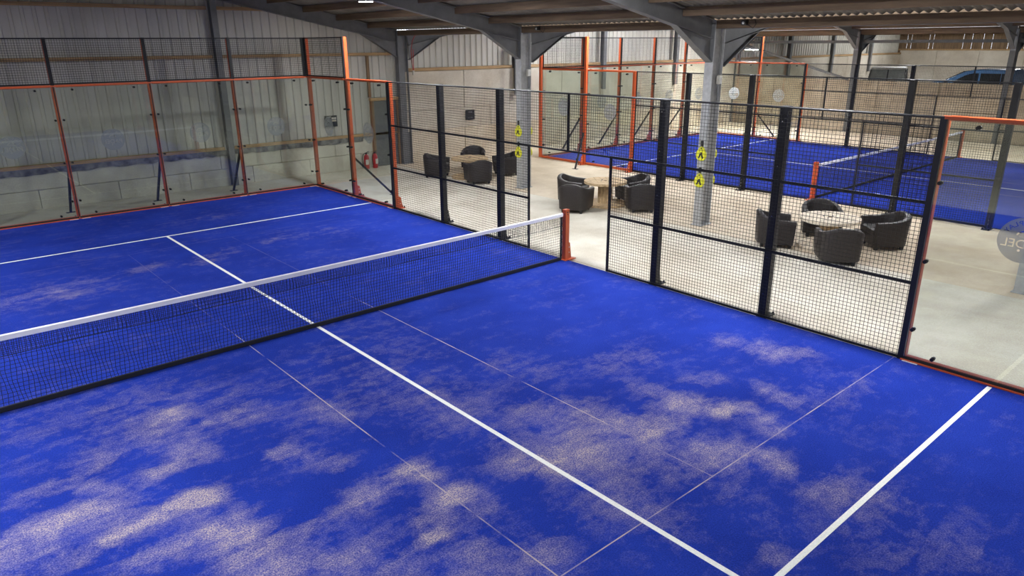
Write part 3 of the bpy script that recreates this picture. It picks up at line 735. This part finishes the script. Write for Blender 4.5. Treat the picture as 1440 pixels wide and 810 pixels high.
# ------------------------------------------------------------------ yellow pads and boxes on the columns
def pad(x, y, z, s, label):
    t = thing('yellow_pad', label, 'pad', (x, y, z), -pi/2 if s < 0 else pi/2, 'yellow teardrop pads strapped to the columns')
    k = .82
    pts = [(.155*k*cos(radians(a)), .155*k*sin(radians(a))) for a in range(-220, 41, 13)]+[(.05*k, .195*k), (0, .225*k), (-.05*k, .195*k)]
    MB().prism(pts, 'y', -.03, 0).build('disc', 'yellow_pad', t)
    MB().prism([(x_*k, z_*k) for x_, z_ in ((-.085, -.085), (-.04, -.085), (.0, .0), (.04, -.085), (.085, -.085), (.02, .075), (-.01, .075))], 'y', -.034, -.030).build('printed_mark', 'poster', t)
    MB().prism([(-.03*k, .15*k), (.03*k, .15*k), (0, .20*k)], 'y', -.034, -.030).build('printed_mark', 'poster', t)
    MB().bbox(-.03, .03, -.028, 0, .225*k, .30, .004).build('strap', 'black_rubber', t)
for y, nm in ((FRY[2], 'on the column between two tables'), (FRY[1], 'on the column by the end wall table')):
    for s, sn in ((-1, 'near court face'), (1, 'far court face')):
        for z, zn in ((1.53, 'upper'), (.96, 'lower')):
            pad(9.21+s*.181, y, z, s, f'{zn} yellow teardrop pad {nm}, {sn}')
for y, cn in ((FRY[2], 'between two cable drum tables'), (FRY[1], 'by the end wall table')):
    t = thing('junction_box', f'small pale electrical box high on the galvanised column {cn}', 'electrical box', (9.30, y, 2.98))
    MB().bbox(-.055, .055, -.135, -.06, 0, .18, .008).build('case', 'off_white', t)
    MB().bbox(-.045, .045, -.139, -.135, .01, .17, .002).build('lid', 'white_plastic', t)
    MB().bbox(-.02, .02, -.12, -.08, -.32, 0, .004).build('cable_trunking', 'steel_grey', t)
    b = MB().wire([(.0, -.09, .18), (.01, -.09, .6), (-.01, -.08, .95)], .008); b.build('cable', 'steel_grey', t)
    # small camera on the valley beam
    t = thing('security_camera', f'small dark camera on the timber beam near the column {cn}', 'camera', (9.063, y-.75, 4.16))
    MB().bbox(-.1, .0, -.05, .05, -.04, .05, .008).build('case', 'lamp_housing', t); MB().cyl((-.1, 0, 0), (-.11, 0, 0), .028, .024, 12).build('lens', 'white_plastic', t)
    MB().wire([(-.02, -.05, -.03), (-.03, -.18, -.10), (-.03, -.24, -.02), (-.02, -.2, .06)], .007).build('cable', 'black_rubber', t)
# hanging lamps beyond the columns
def batten(x, y, z, label, L, lit):
    t = thing('pendant_lamp', label, 'lamp', (x, y, z), 0, 'pendant lamps beyond the columns')
    MB().lathe([(.02, .10), (L*.5, .05), (L*.52, .01), (L*.5, .0)], n=20).build('housing', 'lamp_housing', t, True)
    MB().lathe([(L*.47, -.012), (L*.47, .002)], n=20).build('diffuser', 'lamp_glow' if lit else 'off_white', t)
    MB().cyl((0, 0, .1), (0, 0, roofz(x)+.01-z), .006, .006, 6).build('cable', 'black_rubber', t)
batten(10.6, 6.65, 3.60, 'unlit dark pendant lamp hanging beside the column by the end wall table', .30, False)
batten(24.2, 8.19, 3.50, 'lit white pendant lamp hanging over the far court corner', .55, True)

# ------------------------------------------------------------------ LED lamps
def high_bay(x, y, z, label):
    t = thing('high_bay_lamp', label, 'lamp', (x, y, z), 0, 'round LED lamps under the roof')
    MB().lathe([(.04, .14), (.11, .13), (.17, .06), (.18, .0), (.165, .0)], n=24).build('housing', 'lamp_housing', t, True)
    MB().lathe([(.155, -.006), (.155, .004)], n=24).build('diffuser', 'lamp_glow', t)
    MB().cyl((0, 0, .13), (0, 0, roofz(x)-z+.0), .012, .012, 6).build('stem', 'steel_grey', t)
high_bay(5.02, 6.60, 4.75, 'round lit LED lamp under the roof purlins near the end wall')
for y in (3.2, -.6, -3.9, -7.3): high_bay(5.02, y, 4.70, 'round lit LED lamp in the row over the lounge side of the near court')
for y in (7.07, 3.6, .3, -3.4, -6.9): high_bay(-5.3, y, 4.78, 'round lit LED lamp in the row over the outer side of the near court')
for y in (6.5, 2.2, -2.2, -6.6): high_bay(13.3, y, 4.6, 'round lit LED lamp in the row over the lounge side of the far court')
for y in (9.6, 6.5, 2.2, -2.2, -6.6): high_bay(24.2, y, 4.62, 'round lit LED lamp in the row over the outer side of the far court')  # the first, closest to the end wall, is added to brighten that wall
high_bay(15.8, 9.6, 4.9, 'added round LED lamp brightening the pale end wall, nearer the lounge'); high_bay(19.3, 9.6, 5.3, 'added round LED lamp brightening the pale end wall behind the far court')  # both added as extra light on the second span's end wall
high_bay(43.0, 9.0, 4.9, 'added round LED lamp brightening the far concrete wall, end wall side'); high_bay(43.0, 3.4, 4.9, 'added round LED lamp brightening the far concrete wall, towards the blue van')  # added pair, lifts the dark concrete wall beyond the vehicles
high_bay(38.5, 8, 5.6, 'round lit LED lamp over the vehicles, towards the end wall'); high_bay(38.5, 2.5, 5.6, 'round lit LED lamp over the blue van')

# ------------------------------------------------------------------ small things by the end wall
def extinguisher(x, y, label):
    t = thing('fire_extinguisher', label, 'fire extinguisher', (x, y, -.02), random.uniform(-.3, .3), 'fire extinguishers by the door')
    MB().lathe([(.075, 0), (.085, .015), (.085, .36), (.07, .42), (.035, .45), (.03, .47)], n=20).build('cylinder', 'red_paint', t, True)
    MB().lathe([(.03, .47), (.03, .51), (.015, .52)], n=12).build('valve', 'black_bolt', t)
    MB().bar((-.03, 0, .505), (.10, 0, .555), .025, .012).bar((-.02, 0, .49), (.10, 0, .50), .025, .012).build('handle', 'black_bolt', t)
    MB().wire([(-.03, 0, .50), (-.10, 0, .47), (-.14, -.01, .36), (-.13, -.01, .2), (-.115, -.01, .10)], .012).build('hose', 'black_rubber', t)
    MB().prism([(-.05, .14), (.05, .14), (.05, .30), (-.05, .30)], 'y', -.088, -.070).build('printed_label', 'off_white', t)
extinguisher(7.64, 11.70, 'red fire extinguisher on the floor by the end wall, farther from the door')
extinguisher(7.93, 11.66, 'red fire extinguisher on the floor right beside the door frame')
def sign(x0, x1, z0, z1, y, label, rows):
    t = thing('wall_sign', label, 'sign', ((x0+x1)/2, y, z0)); w = (x1-x0)/2; h = z1-z0
    MB().bbox(-w, w, -.02, 0, 0, h, .003).build('panel', 'poster', t)
    for a, b_, c, d, m_ in rows: MB().box(a*w, b_*w, -.022, -.0201, c*h, d*h).build('printed_bar', m_, t)
sign(6.36, 6.78, 1.39, 1.73, 11.885-.04, 'black rectangular sign with pale stripes on the grey cladding', ((-.7, .0, .84, .92, 'off_white'), (.1, .85, .66, .82, 'off_white'), (.1, .85, .46, .60, 'concrete_pale')))
sign(11.74, 12.14, 1.24, 1.58, 11.71, 'black square sign on the pale concrete wall', ((-.35, -.1, .72, .86, 'steel_grey'), (0, .4, .74, .84, 'steel_grey'), (-.5, .5, .2, .26, 'steel_grey')))
rc = thing('red_cable', 'red cable hanging down beside the dark corner column', 'cable', (9.55, 11.6, 2.9))
MB().wire([(.25, -.02, 1.2), (.1, -.02, 1.16), (.0, -.02, 1.0), (-.05, 0, .7), (-.03, 0, .35), (.0, 0, .1)], .014).wire([(.02, -.02, .75), (.03, 0, .4), (.02, 0, .1)], .012).build('cable', 'red_cable', rc)
MB().bbox(-.03, .03, -.03, .03, -.05, .09, .006).build('plug', 'off_white', rc)
pt = MB().loft([[(9.0+q*cos(a)*(.36+.06*sin(3*a+1)), -6.62+q*sin(a)*(.24+.04*cos(2*a)), z) for a in [2*pi*k/20 for k in range(20)]] for z, q in ((-.026, 1.0), (-.008, 1.0), (-.002, .96))]).build('concrete_pad', 'concrete_grey')
tag(pt, 'small rough grey concrete pad beside the foot of the column behind the glass', 'concrete pad')

# ------------------------------------------------------------------ parked vehicles behind the partition
def wheel(t, x, y, r=.38):
    w = MB().cyl((x, y-.11, r), (x, y+.11, r), r, r, 20).build('wheel', 'tyre', t)
    MB().cyl((x, y-.118, r), (x, y+.118, r), r*.55, r*.55, 12).build('wheel_rim', 'steel_grey', w)
def offroader(x, y, rz):   # front towards local -X
    t = thing('off_roader', 'boxy pale grey off-roader parked behind the brown partition wall', 'car', (x, y, .6), rz)
    MB().bbox(-1.95, 1.95, -.86, .86, .45, 1.08, .04).build('lower_body', 'car_grey', t)
    MB().loft([[(-1.9, -.72, 1.08), (-.72, -.74, 1.08), (-.72, .74, 1.08), (-1.9, .72, 1.08)], [(-1.86, -.68, 1.2), (-.72, -.70, 1.24), (-.72, .70, 1.24), (-1.86, .68, 1.2)]]).build('bonnet', 'car_grey', t)
    # cabin frame: pillars and roof
    lo, hi = 1.08, 1.86
    c = [(-.72, -.84), (-.52, -.76)]
    for s in (-1, 1):
        for x0, x1 in ((-.72, -.52), (.18, .18), (1.05, 1.05), (1.9, 1.86)):
            MB().bar((x0, s*.83, lo), (x1, s*.76, hi), .07, .07).build('pillar', 'car_grey', t)
        for (a, a2, b_, b2) in ((-.68, -.50, .15, .15), (.22, .22, 1.02, 1.02), (1.09, 1.09, 1.86, 1.82)):
            MB().add([(a, s*.825, lo), (b_, s*.825, lo), (b2, s*.762, hi), (a2, s*.762, hi), (a, s*.805, lo), (b_, s*.805, lo), (b2, s*.742, hi), (a2, s*.742, hi)], [(0,1,2,3),(4,5,6,7),(0,1,5,4),(1,2,6,5),(2,3,7,6),(3,0,4,7)]).build('side_window', 'car_window', t)
    for y0, y1 in ((-.80, -.03), (.03, .80)):
        MB().add([(-.72, y0, 1.12), (-.72, y1, 1.12), (-.53, y1*.93, hi), (-.53, y0*.93, hi), (-.70, y0, 1.12), (-.70, y1, 1.12), (-.51, y1*.93, hi), (-.51, y0*.93, hi)], [(0,1,2,3),(4,5,6,7),(0,1,5,4),(1,2,6,5),(2,3,7,6),(3,0,4,7)]).build('windscreen', 'car_window', t)
    MB().bar((-.73, 0, 1.1), (-.54, 0, hi), .05, .03).build('pillar', 'black_rubber', t)
    MB().bbox(1.86, 1.93, -.8, .8, 1.08, 1.86, .02).build('rear_panel', 'car_grey', t)
    MB().loft([[(-.60, -.80, hi), (1.92, -.80, hi), (1.92, .80, hi), (-.60, .80, hi)], [(-.54, -.76, 1.95), (1.88, -.76, 1.95), (1.88, .76, 1.95), (-.54, .76, 1.95)]]).build('roof', 'off_white', t)
    for s in (-1, 1):
        MB().cyl((-1.96, s*.5, .85), (-1.985, s*.5, .85), .1, .1, 14).build('headlamp', 'chrome', t)
        MB().bbox(-.78, -.70, s*.98-.08, s*.98+.08, 1.15, 1.38, .01).build('door_mirror', 'black_rubber', t)
    MB().bbox(-2.05, -1.95, -.88, .88, .48, .62, .01).build('bumper', 'steel_grey', t)
    MB().bbox(-1.965, -1.95, -.36, .36, .68, 1.02, .003).build('grille', 'black_rubber', t)
    for wx in (-1.2, 1.25):
        for wy in (-.76, .76): wheel(t, wx, wy, .39)
def van(x, y, rz):         # front towards local +X
    t = thing('blue_van', 'blue van with dark side windows parked behind the brown partition wall', 'van', (x, y, .6), rz)
    prof = [(-1.8, .32), (3.02, .32), (3.08, .8), (2.96, 1.28), (.72, 1.60), (-.02, 1.98), (-.35, 2.06), (-1.6, 2.06), (-1.8, 1.9)]
    def ring(yy, k): return [(p[0]*k, yy, p[1] if p[1] < 1.5 else p[1]*(1-(1-k)*.8)) for p in prof]
    MB().loft([ring(-.92, .985), ring(-.86, 1.0), ring(.86, 1.0), ring(.92, .985)]).build('body', 'car_blue', t)
    for s in (-1, 1):
        a, b_ = (s*.915, s*.932)
        for poly in ([(.45, 1.32), (.30, 1.62), (-.08, 1.84), (-.35, 1.92), (-.55, 1.92), (-.55, 1.32)], [(-.62, 1.32), (-.62, 1.92), (-1.35, 1.92), (-1.35, 1.32)], [(-1.38, 1.32), (-1.38, 1.92), (-1.62, 1.92), (-1.66, 1.32)]):
            MB().prism(poly, 'y', a, b_).build('side_window', 'car_glass', t)
        MB().bbox(2.90, 3.06, s*.68-.14, s*.68+.14, .85, 1.05, .03).build('headlamp', 'chrome', t)
        MB().bbox(-1.81, -1.72, s*.8-.07, s*.8+.07, 1.0, 1.5, .02).build('tail_lamp', 'red_paint', t)
        MB().bbox(.55, .68, s*1.02-.1, s*1.02+.1, 1.35, 1.55, .02).build('door_mirror', 'black_rubber', t)
        MB().bbox(-1.7, 2.7, s*.925-.01, s*.925+.01, .75, .82, .004).build('side_trim', 'black_rubber', t)
    MB().add([(.68, -.78, 1.63), (.68, .78, 1.63), (.03, .74, 1.985), (.03, -.74, 1.985), (.71, -.78, 1.65), (.71, .78, 1.65), (.06, .74, 2.0), (.06, -.74, 2.0)], [(0,1,2,3),(4,5,6,7),(0,1,5,4),(1,2,6,5),(2,3,7,6),(3,0,4,7)]).build('windscreen', 'car_glass', t)
    MB().bbox(3.0, 3.14, -.9, .9, .34, .62, .03).build('bumper', 'black_rubber', t)
    for wx in (-1.1, 2.05):
        for wy in (-.84, .84): wheel(t, wx, wy, .34)
van(31.3, 2.0, pi/2)
offroader(34.6, 6.75, .35)
